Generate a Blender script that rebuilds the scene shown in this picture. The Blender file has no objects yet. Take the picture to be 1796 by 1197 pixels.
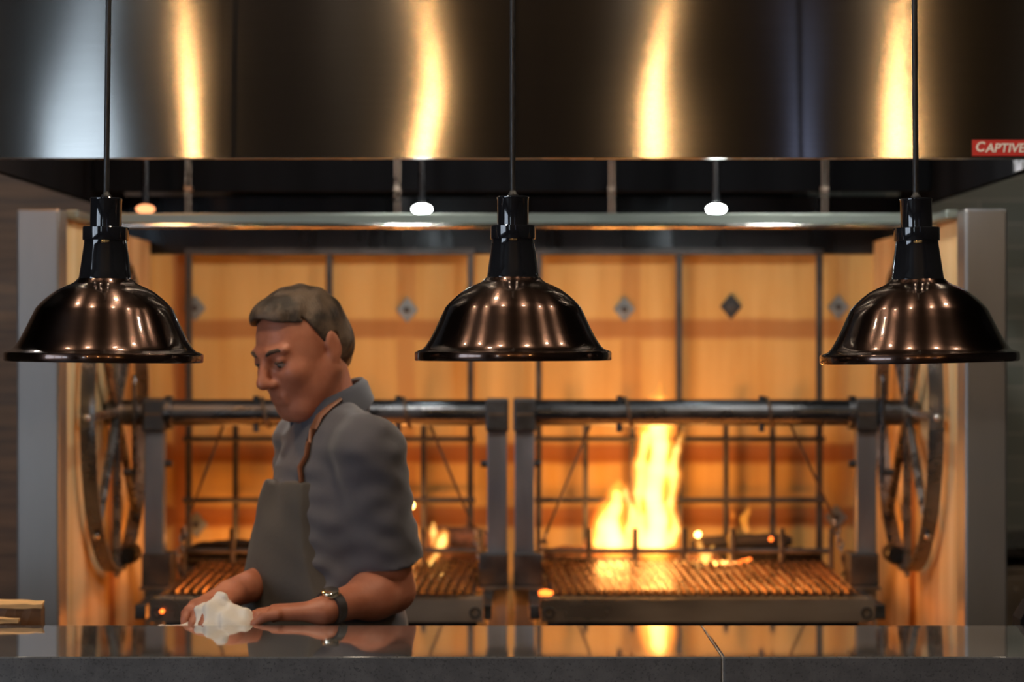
import bpy, bmesh, math, random
import numpy as np
from mathutils import Vector, Matrix
random.seed(7)
sc = bpy.context.scene
COL = sc.collection
PI = math.pi
F = 3990.0; EYE = 1.573          # focal length in pixels of the 1796 wide frame, camera height

def P(px, py, Y):                # a photo pixel at a known distance -> point in the room
    return Vector(((px-898.0)*Y/F, Y, EYE-(py-598.5)*Y/F))
def PX(px, Y): return (px-898.0)*Y/F
def PZ(py, Y): return EYE-(py-598.5)*Y/F

# ------------------------------------------------------------------ materials
def nodes(name):
    m = bpy.data.materials.new(name); m.use_nodes = True
    nt = m.node_tree
    return m, nt, nt.nodes['Principled BSDF'], nt.nodes['Material Output']
def coords(nt, scale=(1,1,1), kind='Object'):
    tc = nt.nodes.new('ShaderNodeTexCoord'); mp = nt.nodes.new('ShaderNodeMapping')
    mp.inputs['Scale'].default_value = scale
    nt.links.new(tc.outputs[kind], mp.inputs['Vector'])
    return mp.outputs['Vector']
def noise(nt, vec, scale, detail=4, rough=.55):
    n = nt.nodes.new('ShaderNodeTexNoise')
    n.inputs['Scale'].default_value = scale; n.inputs['Detail'].default_value = detail
    n.inputs['Roughness'].default_value = rough
    nt.links.new(vec, n.inputs['Vector']); return n.outputs['Fac']
def mixc(nt, fac, a, b):
    x = nt.nodes.new('ShaderNodeMix'); x.data_type = 'RGBA'
    for sock, v in ((x.inputs[0], fac), (x.inputs[6], a), (x.inputs[7], b)):
        if isinstance(v, (tuple, list)): sock.default_value = (*v[:3], 1)
        elif isinstance(v, (int, float)): sock.default_value = v
        else: nt.links.new(v, sock)
    return x.outputs[2]
def mrange(nt, v, a, b, c=0, d=1, smooth=True):
    r = nt.nodes.new('ShaderNodeMapRange')
    if smooth: r.interpolation_type = 'SMOOTHSTEP'
    for k, x in zip(range(1, 5), (a, b, c, d)): r.inputs[k].default_value = x
    nt.links.new(v, r.inputs[0]); return r.outputs[0]
def math_(nt, op, a, b=None):
    n = nt.nodes.new('ShaderNodeMath'); n.operation = op
    for s, v in zip(n.inputs, (a, b)):
        if v is None: continue
        if isinstance(v, (int, float)): s.default_value = v
        else: nt.links.new(v, s)
    return n.outputs[0]
def bump(nt, bsdf, h, strength=.3, dist=.01):
    b = nt.nodes.new('ShaderNodeBump'); b.inputs['Strength'].default_value = strength
    b.inputs['Distance'].default_value = dist
    nt.links.new(h, b.inputs['Height']); nt.links.new(b.outputs['Normal'], bsdf.inputs['Normal'])
def mat(name, color, rough=.5, metal=0., nscale=8., namt=.25, stretch=(1,1,1), rvar=.1, bmp=0., bscale=None, bdist=.004,
        coat=0., aniso=0., arot=0., spec=None, sss=0., sheen=0.):
    m, nt, p, out = nodes(name)
    v = coords(nt, stretch)
    f = noise(nt, v, nscale)
    f = mrange(nt, f, .3, .7)
    lo = tuple(c*(1-namt) for c in color); hi = tuple(min(1, c*(1+namt)) for c in color)
    nt.links.new(mixc(nt, f, lo, hi), p.inputs['Base Color'])
    nt.links.new(mrange(nt, f, 0, 1, max(.02, rough-rvar), min(1, rough+rvar)), p.inputs['Roughness'])
    p.inputs['Metallic'].default_value = metal
    if coat: p.inputs['Coat Weight'].default_value = coat; p.inputs['Coat Roughness'].default_value = .05
    if aniso: p.inputs['Anisotropic'].default_value = aniso; p.inputs['Anisotropic Rotation'].default_value = arot
    if spec is not None: p.inputs['Specular IOR Level'].default_value = spec
    if sss:
        p.inputs['Subsurface Weight'].default_value = sss
        p.inputs['Subsurface Radius'].default_value = (.012, .005, .003)
    if sheen: p.inputs['Sheen Weight'].default_value = sheen
    if bmp: bump(nt, p, noise(nt, v, bscale or nscale*4, 6), bmp, bdist)
    return m
def emit(name, color, strength):
    m, nt, p, out = nodes(name)
    nt.nodes.remove(p)
    e = nt.nodes.new('ShaderNodeEmission'); e.inputs[0].default_value = (*color, 1); e.inputs[1].default_value = strength
    nt.links.new(e.outputs[0], out.inputs['Surface']); return m
def vol_emit(name, color, strength):
    m, nt, p, out = nodes(name)
    nt.nodes.remove(p)
    e = nt.nodes.new('ShaderNodeEmission'); e.inputs[0].default_value = (*color, 1); e.inputs[1].default_value = strength
    nt.links.new(e.outputs[0], out.inputs['Volume']); return m

M = {}
M['black_steel'] = mat('black_steel', (.050,.052,.056), .42, .6, 14, .35, rvar=.1, bmp=.12)
M['blue_steel'] = mat('blue_steel', (.17,.18,.205), .42, .4, 10, .25, stretch=(1,1,.25), rvar=.1)
M['pipe_steel'] = mat('pipe_steel', (.085,.09,.10), .30, .85, 18, .35, stretch=(.3,1,1), rvar=.12)
M['wheel_steel'] = mat('wheel_steel', (.17,.165,.165), .30, .75, 20, .3, rvar=.1)
M['bright_steel'] = mat('bright_steel', (.55,.55,.56), .28, 1., 12, .15, rvar=.08)
M['stainless'] = mat('stainless', (.26,.26,.265), .40, .8, 3, .12, stretch=(1,1,.3), rvar=.04)
M['header_steel'] = mat('header_steel', (.22,.26,.245), .38, .85, 6, .12, stretch=(.2,1,1), rvar=.08)
M['plenum'] = mat('plenum', (.022,.023,.026), .28, .85, 6, .3, stretch=(1,1,.2), rvar=.1)
M['filter'] = mat('filter_black', (.006,.0065,.008), .75, 0., 6, .3, stretch=(1,1,.2), rvar=.02, spec=.02)
M['window_sheen'] = mat('window_sheen', (.55,.60,.70), .35, .7, 22, .35, rvar=.12)
M['lamp_neck'] = mat('lamp_neck', (.008,.009,.012), .08, 0, 20, .2, rvar=.02, coat=.6, spec=.5)
M['cord'] = mat('cord', (.008,.008,.010), .45, 0, 60, .2)
M['soot'] = mat('soot_black', (.008,.008,.008), .85, 0, 30, .2, rvar=.05, spec=.1)
M['bulb_off'] = mat('bulb_off', (.75,.72,.66), .25, 0, 5, .05)
M['ceiling'] = mat('ceiling_paint', (.035,.034,.034), .8, 0, 3, .2)
M['room_wall'] = mat('room_wall', (.055,.050,.047), .8, 0, 3, .2)
M['floor'] = mat('floor_tile', (.07,.06,.055), .45, 0, 4, .25)
M['wood_wall'] = mat('wood_wall', (.24,.155,.11), .55, 0, 5, .35, stretch=(.5,1,9), bmp=.1)
M['dark_top'] = mat('dark_top', (.02,.02,.022), .3, 0, 20, .3)
M['cab_panel'] = mat('cab_panel', (.26,.235,.21), .4, .5, 6, .15)
M['char'] = mat('char', (.018,.014,.012), .85, 0, 25, .6, bmp=.8, bdist=.01)
M['ash_log'] = mat('ash_log', (.10,.05,.035), .9, 0, 30, .7, bmp=.8, bdist=.01)
M['firewood'] = mat('firewood', (.16,.075,.032), .75, 0, 14, .5, stretch=(.3,1,1), bmp=.5)
M['split_wood'] = mat('split_wood', (.72,.42,.17), .7, 0, 30, .35, stretch=(.2,1,1), bmp=.6)
M['grate'] = mat('grate_steel', (.20,.11,.065), .27, .8, 30, .3, stretch=(1,.2,1), rvar=.06)
M['polished'] = mat('polished_steel', (.62,.64,.64), .12, 1., 12, .08, rvar=.02)
M['trough'] = mat('trough_steel', (.25,.205,.17), .36, .8, 8, .25, stretch=(.3,1,1), rvar=.1)
M['cable'] = mat('cable', (.11,.075,.05), .6, .4, 60, .3)
M['chain'] = mat('chain', (.22,.20,.19), .4, .9, 30, .3)
M['anchor'] = mat('anchor_plate', (.20,.24,.27), .45, .5, 25, .3)
M['anchor_dark'] = mat('anchor_dark', (.035,.038,.042), .5, .4, 25, .3)
M['sticker'] = mat('sticker_red', (.50,.025,.022), .35, 0, 5, .05)
M['letter'] = mat('letter_white', (.80,.78,.72), .5, 0, 20, .05)
M['shirt'] = mat('shirt_cloth', (.078,.070,.078), .85, 0, 9, .16, bmp=.25, bscale=90, bdist=.002, sheen=.25)
M['collar'] = mat('collar_cloth', (.055,.056,.072), .85, 0, 12, .15, sheen=.2)
M['apron'] = mat('apron_cloth', (.068,.056,.046), .85, 0, 7, .18, bmp=.25, bscale=90, bdist=.002, sheen=.1)
M['leather'] = mat('leather', (.20,.075,.035), .5, 0, 20, .25)
M['trousers'] = mat('trousers', (.02,.02,.025), .85, 0, 9, .2)
M['shoe'] = mat('shoe', (.012,.012,.012), .4, 0, 9, .2)
M['eye'] = mat('eye', (.38,.31,.27), .2, 0, 9, .05)
M['iris'] = mat('iris', (.05,.035,.025), .15, 0, 9, .05)
M['brow'] = mat('brow', (.075,.045,.03), .8, 0, 60, .3)
M['watch_strap'] = mat('watch_strap', (.03,.022,.018), .5, 0, 20, .2)
M['watch_case'] = mat('watch_case', (.75,.66,.50), .22, 1., 9, .05)
M['towel'] = mat('towel_cloth', (.80,.74,.66), .9, 0, 14, .06, bmp=.3, bscale=120, bdist=.002)
M['skin'] = None

# lacquered bronze shade: dark copper metal, spun (fine rings round the axis), clear varnish
def shade_mat():
    m, nt, p, out = nodes('bronze_shade')
    v = coords(nt, (1,1,14)); f = mrange(nt, noise(nt, v, 9), .3, .7)
    nt.links.new(mixc(nt, f, (.060,.034,.026), (.092,.053,.040)), p.inputs['Base Color'])
    p.inputs['Metallic'].default_value = 1.; p.inputs['Roughness'].default_value = .24
    p.inputs['Anisotropic'].default_value = .75
    tg = nt.nodes.new('ShaderNodeTangent'); tg.direction_type = 'RADIAL'; tg.axis = 'Z'
    nt.links.new(tg.outputs[0], p.inputs['Tangent']); p.inputs['Anisotropic Rotation'].default_value = .25
    p.inputs['Coat Weight'].default_value = .8; p.inputs['Coat Roughness'].default_value = .06
    return m
M['shade'] = shade_mat()

# brushed stainless of the hood face: brushing runs sideways, so highlights stretch upright; panel slightly buckled
def hood_mat():
    m, nt, p, out = nodes('hood_stainless')
    v = coords(nt, (1,1,60)); f = noise(nt, v, 6, 3)
    nt.links.new(mixc(nt, f, (.20,.195,.195), (.25,.245,.245)), p.inputs['Base Color'])
    p.inputs['Metallic'].default_value = 1.; p.inputs['Roughness'].default_value = .125
    p.inputs['Anisotropic'].default_value = 1.0
    cmb = nt.nodes.new('ShaderNodeCombineXYZ'); cmb.inputs[2].default_value = 1
    nt.links.new(cmb.outputs[0], p.inputs['Tangent'])
    h = noise(nt, coords(nt, (1.0,1,.9)), 1.9, 1, .3)
    bump(nt, p, h, .38, .012)
    return m
M['hood'] = hood_mat()

# refractory board with brown bands; the back wall's level bands are painted shadows
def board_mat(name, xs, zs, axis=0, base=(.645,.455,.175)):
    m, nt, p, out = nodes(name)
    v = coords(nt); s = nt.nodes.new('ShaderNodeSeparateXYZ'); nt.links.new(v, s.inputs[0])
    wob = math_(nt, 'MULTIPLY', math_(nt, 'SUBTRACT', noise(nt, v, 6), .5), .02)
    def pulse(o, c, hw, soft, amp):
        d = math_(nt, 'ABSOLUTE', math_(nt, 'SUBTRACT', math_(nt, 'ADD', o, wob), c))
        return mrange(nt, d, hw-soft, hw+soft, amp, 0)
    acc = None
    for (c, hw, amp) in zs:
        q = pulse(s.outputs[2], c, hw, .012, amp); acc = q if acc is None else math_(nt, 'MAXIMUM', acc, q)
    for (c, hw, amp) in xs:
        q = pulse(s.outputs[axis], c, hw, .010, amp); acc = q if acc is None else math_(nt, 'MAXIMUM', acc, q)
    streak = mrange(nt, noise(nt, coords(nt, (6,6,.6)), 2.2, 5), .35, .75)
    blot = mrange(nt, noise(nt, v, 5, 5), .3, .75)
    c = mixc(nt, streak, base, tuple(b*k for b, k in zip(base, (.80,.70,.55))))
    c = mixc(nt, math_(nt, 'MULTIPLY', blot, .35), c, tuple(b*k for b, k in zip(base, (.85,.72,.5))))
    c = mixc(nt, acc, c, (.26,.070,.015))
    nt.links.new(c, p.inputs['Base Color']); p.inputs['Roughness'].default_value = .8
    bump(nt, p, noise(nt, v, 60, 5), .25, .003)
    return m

def quartz_mat():
    m, nt, p, out = nodes('quartz')
    v = coords(nt); a = mrange(nt, noise(nt, v, 22, 6, .7), .35, .7); b = mrange(nt, noise(nt, v, 240, 2), .55, .72)
    c = mixc(nt, a, (.115,.117,.122), (.155,.157,.162)); c = mixc(nt, math_(nt, 'MULTIPLY', b, .5), c, (.04,.04,.045))
    nt.links.new(c, p.inputs['Base Color'])
    p.inputs['Roughness'].default_value = .05; p.inputs['IOR'].default_value = 1.9
    p.inputs['Coat Weight'].default_value = 1.; p.inputs['Coat Roughness'].default_value = .04; p.inputs['Coat IOR'].default_value = 1.6
    return m
M['quartz'] = quartz_mat()

def tile_mat():
    m, nt, p, out = nodes('grey_green_tile')
    v = coords(nt); rot = nt.nodes.new('ShaderNodeMapping'); rot.inputs['Rotation'].default_value = (PI/2, 0, 0)
    nt.links.new(v, rot.inputs['Vector'])
    b = nt.nodes.new('ShaderNodeTexBrick'); nt.links.new(rot.outputs[0], b.inputs['Vector'])
    b.inputs['Scale'].default_value = 1; b.inputs['Brick Width'].default_value = .30; b.inputs['Row Height'].default_value = .075
    b.inputs['Mortar Size'].default_value = .004
    b.inputs['Color1'].default_value = (.19,.22,.205,1); b.inputs['Color2'].default_value = (.25,.27,.25,1)
    b.inputs['Mortar'].default_value = (.33,.33,.31,1)
    nt.links.new(b.outputs['Color'], p.inputs['Base Color']); p.inputs['Roughness'].default_value = .3
    return m
M['tile'] = tile_mat()

# ------------------------------------------------------------------ objects
def wpos(o):
    v = Vector((0,0,0))
    while o: v += o.location; o = o.parent
    return v
def link(name, me, m, parent=None, loc=None):
    """mesh data given in room coordinates; the object's origin goes to its parent's or to loc"""
    o = bpy.data.objects.new(name, me); COL.objects.link(o)
    base = wpos(parent) if parent else Vector((0,0,0))
    if loc is not None: o.location = Vector(loc)-base
    org = Vector(loc) if loc is not None else base
    me.transform(Matrix.Translation(-org))
    if parent: o.parent = parent
    if m: me.materials.append(m)
    return o
def obj(name, bm, m, parent=None, smooth=False, bevel=0., loc=None):
    bmesh.ops.recalc_face_normals(bm, faces=bm.faces)
    me = bpy.data.meshes.new(name); bm.to_mesh(me); bm.free()
    if smooth:
        me.polygons.foreach_set('use_smooth', [True]*len(me.polygons))
        try: me.set_sharp_from_angle(angle=math.radians(40))
        except Exception: pass
    o = link(name, me, m, parent, loc)
    if bevel:
        b = o.modifiers.new('bevel', 'BEVEL'); b.width = bevel; b.segments = 2; b.limit_method = 'ANGLE'; b.angle_limit = math.radians(40)
    return o
def thing(name, label, cat, loc=(0,0,0), group=None):
    o = bpy.data.objects.new(name, None); COL.objects.link(o); o.location = loc; o.empty_display_size = .05
    o['label'] = label; o['category'] = cat
    if group: o['group'] = group
    return o
def tag(o, label, cat, group=None, kind=None):
    o['label'] = label; o['category'] = cat
    if group: o['group'] = group
    if kind: o['kind'] = kind
    return o
def struct(name, bm, m, label, cat, **k):
    o = obj(name, bm, m, **k); o['kind'] = 'structure'; o['label'] = label; o['category'] = cat; return o
def dup(root, loc, label):
    def cp(o, par):
        c = o.copy(); COL.objects.link(c)
        if par: c.parent = par
        for ch in o.children: cp(ch, c)
        return c
    r = cp(root, None); r.location = loc; r['label'] = label; return r

def B(): return bmesh.new()
def box(bm, a, b, rot=None):
    a, b = Vector(a), Vector(b); c = (a+b)/2; d = b-a
    mt = Matrix.Translation(c) @ (rot.to_4x4() if rot else Matrix.Identity(4)) @ Matrix.Diagonal((abs(d.x), abs(d.y), abs(d.z), 1))
    bmesh.ops.create_cube(bm, size=1, matrix=mt); return bm
def frame_of(d):
    d = Vector(d).normalized(); u = Vector((0,0,1)) if abs(d.z) < .9 else Vector((1,0,0))
    s = d.cross(u).normalized(); return s, s.cross(d).normalized()
def tube(bm, pts, r, n=12, closed=False, flat=None):
    pts = [Vector(p) for p in pts]; N = len(pts); rings = []
    for i, p in enumerate(pts):
        if closed: d = pts[(i+1) % N]-pts[i-1]
        else: d = pts[min(i+1, N-1)]-pts[max(i-1, 0)]
        s, u = frame_of(d); rr = r[i] if isinstance(r, (list, tuple)) else r
        rings.append([bm.verts.new(p+(s*math.cos(2*PI*k/n+PI/4)*(flat[0] if flat else 1)+u*math.sin(2*PI*k/n+PI/4)*(flat[1] if flat else 1))*rr) for k in range(n)])
    for i in range(N if closed else N-1):
        a, b = rings[i], rings[(i+1) % N]
        for k in range(n): bm.faces.new((a[k], a[(k+1) % n], b[(k+1) % n], b[k]))
    if not closed: bm.faces.new(rings[0][::-1]); bm.faces.new(rings[-1])
    return bm
def bar(bm, a, b, w):            # square bar
    return tube(bm, [a, b], w/math.sqrt(2), 4)
def lathe(bm, prof, n=48, mt=None):   # prof: (radius, z)
    rings = []
    for r, z in prof:
        if r < 1e-6: rings.append([bm.verts.new((0,0,z))])
        else: rings.append([bm.verts.new((r*math.cos(2*PI*k/n), r*math.sin(2*PI*k/n), z)) for k in range(n)])
    for a, b in zip(rings, rings[1:]):
        for k in range(n):
            k2 = (k+1) % n
            if len(a) == 1 and len(b) == 1: break
            if len(a) == 1: bm.faces.new((a[0], b[k], b[k2]))
            elif len(b) == 1: bm.faces.new((a[k], a[k2], b[0]))
            else: bm.faces.new((a[k], a[k2], b[k2], b[k]))
    if mt is not None: bmesh.ops.transform(bm, matrix=mt, verts=bm.verts)
    return bm
def cyl(bm, a, b, r, n=20):
    return tube(bm, [a, b], r, n)
def ball(bm, c, r, sc_=(1,1,1), n=20):
    bmesh.ops.create_uvsphere(bm, u_segments=n, v_segments=n//2, radius=r, matrix=Matrix.Translation(c) @ Matrix.Diagonal((*sc_, 1))); return bm
def loft_prism(bm, poly, d):     # closed polygon pushed along d
    a = [bm.verts.new(p) for p in poly]; b = [bm.verts.new(Vector(p)+Vector(d)) for p in poly]; n = len(a)
    for k in range(n): bm.faces.new((a[k], a[(k+1) % n], b[(k+1) % n], b[k]))
    bm.faces.new(a[::-1]); bm.faces.new(b); return bm

# ------------------------------------------------------------------ signed distance bodies -> one continuous surface
class Field:
    def __init__(s, lo, hi, h):
        s.lo = np.array(lo, float); s.h = h
        s.n = np.ceil((np.array(hi)-s.lo)/h).astype(int)+1
        s.ax = [s.lo[i]+h*np.arange(s.n[i]) for i in range(3)]
        s.v = np.full(tuple(s.n), 1.0, np.float32)
    def win(s, lo, hi):
        sl = []
        for i in range(3):
            a = int(np.clip((lo[i]-s.lo[i])//s.h, 0, s.n[i]-1)); b = int(np.clip((hi[i]-s.lo[i])//s.h+2, a+1, s.n[i])); sl.append(slice(a, b))
        sl = tuple(sl)
        g = (s.ax[0][sl[0]][:, None, None].astype(np.float32), s.ax[1][sl[1]][None, :, None].astype(np.float32), s.ax[2][sl[2]][None, None, :].astype(np.float32))
        return sl, g
    def put(s, sl, d, k, op='u'):
        o = s.v[sl]
        if op == 'u':
            if k > 0:
                h = np.clip(.5+.5*(o-d)/k, 0, 1); s.v[sl] = o+(d-o)*h-k*h*(1-h)
            else: s.v[sl] = np.minimum(o, d)
        elif op == 's': 
            d = -d
            h = np.clip(.5-.5*(o-d)/max(k, 1e-5), 0, 1); s.v[sl] = o+(d-o)*h+max(k, 1e-5)*h*(1-h)
    def cap(s, a, b, ra, rb=None, k=.02, off=0., op='u'):
        rb = ra if rb is None else rb; a = np.array(a, float); b = np.array(b, float); ra += off; rb += off
        m = max(ra, rb)+k*1.5+.02
        sl, (x, y, z) = s.win(np.minimum(a, b)-m, np.maximum(a, b)+m)
        ab = b-a; L = max(ab@ab, 1e-9)
        t = np.clip(((x-a[0])*ab[0]+(y-a[1])*ab[1]+(z-a[2])*ab[2])/L, 0, 1)
        d = np.sqrt((x-a[0]-t*ab[0])**2+(y-a[1]-t*ab[1])**2+(z-a[2]-t*ab[2])**2)-(ra+t*(rb-ra))
        s.put(sl, d, k, op); return s
    def ell(s, c, r, R=None, k=.02, off=0., op='u'):
        c = np.array(c, float); r = np.array(r, float)+off; R = np.eye(3) if R is None else np.array(R)   # rows = local axes
        m = max(r)+k*1.5+.02
        sl, (x, y, z) = s.win(c-m, c+m)
        q = [(x-c[0])*R[i][0]+(y-c[1])*R[i][1]+(z-c[2])*R[i][2] for i in range(3)]
        k0 = np.sqrt(sum((q[i]/r[i])**2 for i in range(3))); k1 = np.sqrt(sum((q[i]/r[i]**2)**2 for i in range(3)))+1e-6
        s.put(sl, k0*(k0-1)/k1, k, op); return s
    def grid(s): return (s.ax[0][:, None, None], s.ax[1][None, :, None], s.ax[2][None, None, :])
    def cut(s, d):                                 # keep where d<0
        s.v = np.maximum(s.v, d.astype(np.float32)); return s
    def mesh(s, name):
        V = s.v; h = s.h
        ins = V < 0
        for ax in range(3):                        # closed at the border
            ins[(slice(None),)*ax+(0,)] = False; ins[(slice(None),)*ax+(-1,)] = False
        V = np.where(ins, np.minimum(V, -1e-6), np.maximum(V, 1e-6))
        n = np.array(V.shape)-1
        any_ = np.zeros(tuple(n), bool); all_ = np.ones(tuple(n), bool)
        offs = [(i, j, k) for i in (0, 1) for j in (0, 1) for k in (0, 1)]
        for (i, j, k) in offs:
            c = ins[i:i+n[0], j:j+n[1], k:k+n[2]]; any_ |= c; all_ &= c
        I = np.argwhere(any_ & ~all_)
        idx = np.full(tuple(n), -1, np.int64); idx[I[:, 0], I[:, 1], I[:, 2]] = np.arange(len(I))
        pos = np.zeros((len(I), 3)); cnt = np.zeros(len(I))
        for o in offs:
            for ax in range(3):
                if o[ax]: continue
                q = list(o); q[ax] = 1
                va = V[I[:, 0]+o[0], I[:, 1]+o[1], I[:, 2]+o[2]]; vb = V[I[:, 0]+q[0], I[:, 1]+q[1], I[:, 2]+q[2]]
                cr = (va < 0) != (vb < 0); t = np.where(cr, va/(va-vb+1e-12), 0)
                p = np.tile(np.array(o, float), (len(I), 1)); p[:, ax] += t
                pos += p*cr[:, None]; cnt += cr
        pts = s.lo+h*(I+pos/cnt[:, None])
        quads = []
        for ax in range(3):
            a = [slice(None)]*3; b = [slice(None)]*3; a[ax] = slice(0, -1); b[ax] = slice(1, None)
            A, Bq = ins[tuple(a)], ins[tuple(b)]
            E = np.argwhere(A != Bq); u, w = (ax+1) % 3, (ax+2) % 3
            ok = (E[:, u] > 0) & (E[:, w] > 0) & (E[:, u] < n[u]) & (E[:, w] < n[w]); E = E[ok]
            fl = A[E[:, 0], E[:, 1], E[:, 2]]
            def at(du, dw):
                q = E.copy(); q[:, u] -= du; q[:, w] -= dw; return idx[q[:, 0], q[:, 1], q[:, 2]]
            q = np.stack([at(1,1), at(0,1), at(0,0), at(1,0)], 1)
            q[~fl] = q[~fl][:, ::-1]; quads.append(q)
        Q = np.concatenate(quads); Q = Q[(Q >= 0).all(1)]
        me = bpy.data.meshes.new(name)
        me.vertices.add(len(pts)); me.vertices.foreach_set('co', pts.astype(np.float32).ravel())
        me.loops.add(Q.size); me.loops.foreach_set('vertex_index', Q.ravel().astype(np.int32))
        me.polygons.add(len(Q)); me.polygons.foreach_set('loop_start', np.arange(0, Q.size, 4, dtype=np.int32))
        me.polygons.foreach_set('use_smooth', np.ones(len(Q), bool))
        me.update(calc_edges=True); me.validate(); return me

# ================================================================== ROOM
struct('floor', box(B(), (-4,-4,-.1), (4,7.5,0)), M['floor'], 'dark floor of the open kitchen and dining room', 'floor')
struct('ceiling', box(B(), (-4,-4,3.3), (4,7.5,3.4)), M['ceiling'], 'dark ceiling above counter and hood', 'ceiling')
def wall_left():
    bm = B(); box(bm, (-4.1,-4,0), (-4,-1.2,3.3)); box(bm, (-4.1,2.2,0), (-4,7.5,3.3)); box(bm, (-4.1,-1.2,0), (-4,2.2,.8)); box(bm, (-4.1,-1.2,2.8), (-4,2.2,3.3)); return bm
M['day3'] = emit('daylight_pane_side', (.72,.84,1.0), 6.0)
bm = B()
for y in (-1.2, -.08, 1.05, 2.15): box(bm, (-4.07,y,.8), (-3.98,y+.05,2.8))
for z in (.8, 2.75): box(bm, (-4.07,-1.15,z), (-3.98,2.15,z+.05))
o = struct('window_3', bm, M['room_wall'], 'wide daylit window in the left dining wall', 'window')
obj('pane', box(B(), (-4.06,-1.15,.85), (-4.05,2.15,2.75)), M['day3'], o)
struct('wall_left', wall_left(), M['room_wall'], 'dark left room wall', 'wall')
struct('wall_right', box(B(), (4,-4,0), (4.1,7.5,3.3)), M['room_wall'], 'dark right room wall', 'wall')
struct('wall_back_right', box(B(), (.9,7.3,0), (4,7.4,3.3)), M['tile'], 'grey green tiled wall right of the hearth', 'wall')
struct('wall_back_left', box(B(), (-4,7.3,0), (-.9,7.4,3.3)), M['wood_wall'], 'brown boarded wall left of the hearth', 'wall')
struct('wall_back', box(B(), (-.9,7.3,0), (.9,7.4,3.3)), M['room_wall'], 'dark wall hidden behind the hearth', 'wall')
# wall behind the viewer with two daylit windows
WIN = [(-2.84,-2.44,.9,2.9), (1.62,1.90,.9,2.9)]
def wall_front():
    bm = B(); xs = [-4]
    for w in WIN: xs += [w[0], w[1]]
    xs.append(4)
    for i in range(0, len(xs), 2): box(bm, (xs[i],-4.1,0), (xs[i+1],-4,3.3))
    for w in WIN: box(bm, (w[0],-4.1,0), (w[1],-4,w[2])); box(bm, (w[0],-4.1,w[3]), (w[1],-4,3.3))
    return bm
struct('wall_front', wall_front(), M['room_wall'], 'dining room wall behind the viewer', 'wall')
M['day1'] = emit('daylight_pane', (.72,.88,1.0), 9.5)
M['day2'] = emit('daylight_pane_dim', (.55,.65,1.0), 1.3)
for i, w in enumerate(WIN):
    bm = B(); t = .05
    box(bm, (w[0],-4.08,w[2]), (w[0]+t,-3.98,w[3])); box(bm, (w[1]-t,-4.08,w[2]), (w[1],-3.98,w[3]))
    box(bm, (w[0]+t,-4.08,w[2]), (w[1]-t,-3.98,w[2]+t)); box(bm, (w[0]+t,-4.08,w[3]-t), (w[1]-t,-3.98,w[3]))
    box(bm, (w[0]+t,-4.07,1.6), (w[1]-t,-3.99,1.63))
    o = struct('window_%d' % (i+1), bm, M['room_wall'], 'daylit %s window behind the viewer' % ('wide' if i == 0 else 'narrow'), 'window')
    obj('pane', box(B(), (w[0]+t,-4.06,w[2]+t), (w[1]-t,-4.05,w[3]-t)), M['day1' if i == 0 else 'day2'], o)

# ================================================================== HEARTH
HY, HX = 7.0, 1.112
zs = [(PZ(577,HY), .030, .62), (PZ(796,HY), .030, .82), (PZ(907,HY), .032, .82)]  # shadows of header and cross bars, painted in as level brown bands
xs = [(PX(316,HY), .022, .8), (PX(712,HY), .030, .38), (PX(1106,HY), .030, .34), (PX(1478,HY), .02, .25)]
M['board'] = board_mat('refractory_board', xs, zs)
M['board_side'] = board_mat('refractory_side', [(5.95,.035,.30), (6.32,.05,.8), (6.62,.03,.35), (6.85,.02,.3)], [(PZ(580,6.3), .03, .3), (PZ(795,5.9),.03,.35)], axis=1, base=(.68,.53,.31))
zt = PZ(447,HY)
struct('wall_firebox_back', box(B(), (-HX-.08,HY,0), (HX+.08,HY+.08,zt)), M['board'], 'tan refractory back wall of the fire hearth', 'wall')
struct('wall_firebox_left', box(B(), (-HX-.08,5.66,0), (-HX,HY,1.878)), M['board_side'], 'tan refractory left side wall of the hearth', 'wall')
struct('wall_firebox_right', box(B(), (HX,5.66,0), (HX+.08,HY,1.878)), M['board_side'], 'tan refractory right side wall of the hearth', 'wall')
struct('trim_1', box(B(), (-HX-.08,HY-.005,zt), (HX+.08,HY+.09,2.02)), M['plenum'], 'dark steel strip above the hearth back wall', 'trim', bevel=.004)

# stainless jamb posts
def jamb(sx, label):
    t = thing('hearth_post', label, 'post', (sx*1.157,5.60,0), 'stainless posts framing the hearth')
    x0, x1 = sx*1.157-.052, sx*1.157+.052
    obj('post_shaft', box(B(), (x0,5.55,0), (x1,5.655,PZ(366,5.55))), M['stainless'], t, bevel=.006)
    # square floor plate
    obj('foot_plate', box(B(), (x0-.03,5.53,0), (x1+.03,5.68,.008)), M['stainless'], t, bevel=.002)
    return t
jamb(-1, 'tall square stainless post at the left end of the hearth')
jamb(1, 'tall square stainless post at the right end of the hearth')
t = thing('hearth_header', 'grey green steel header rail across the top of the hearth', 'header', (0,5.95,1.86))
obj('header_bar', box(B(), (-HX+.004,5.93,PZ(393,5.93)), (HX-.004,5.99,PZ(374,5.93))), M['header_steel'], t, bevel=.004)
obj('rolled_lip', cyl(B(), (-HX+.006,5.925,PZ(396,5.925)), (HX-.006,5.925,PZ(396,5.925)), .008, 18), M['polished'], t, smooth=True)
for sx in (-1, 1):
    obj('side_rail', box(B(), (sx*(HX-.002)-.03*(sx > 0), 5.66, 1.878), (sx*(HX-.002)+.03*(sx < 0), 5.925, 1.9)), M['header_steel'], t, bevel=.003)
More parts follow.
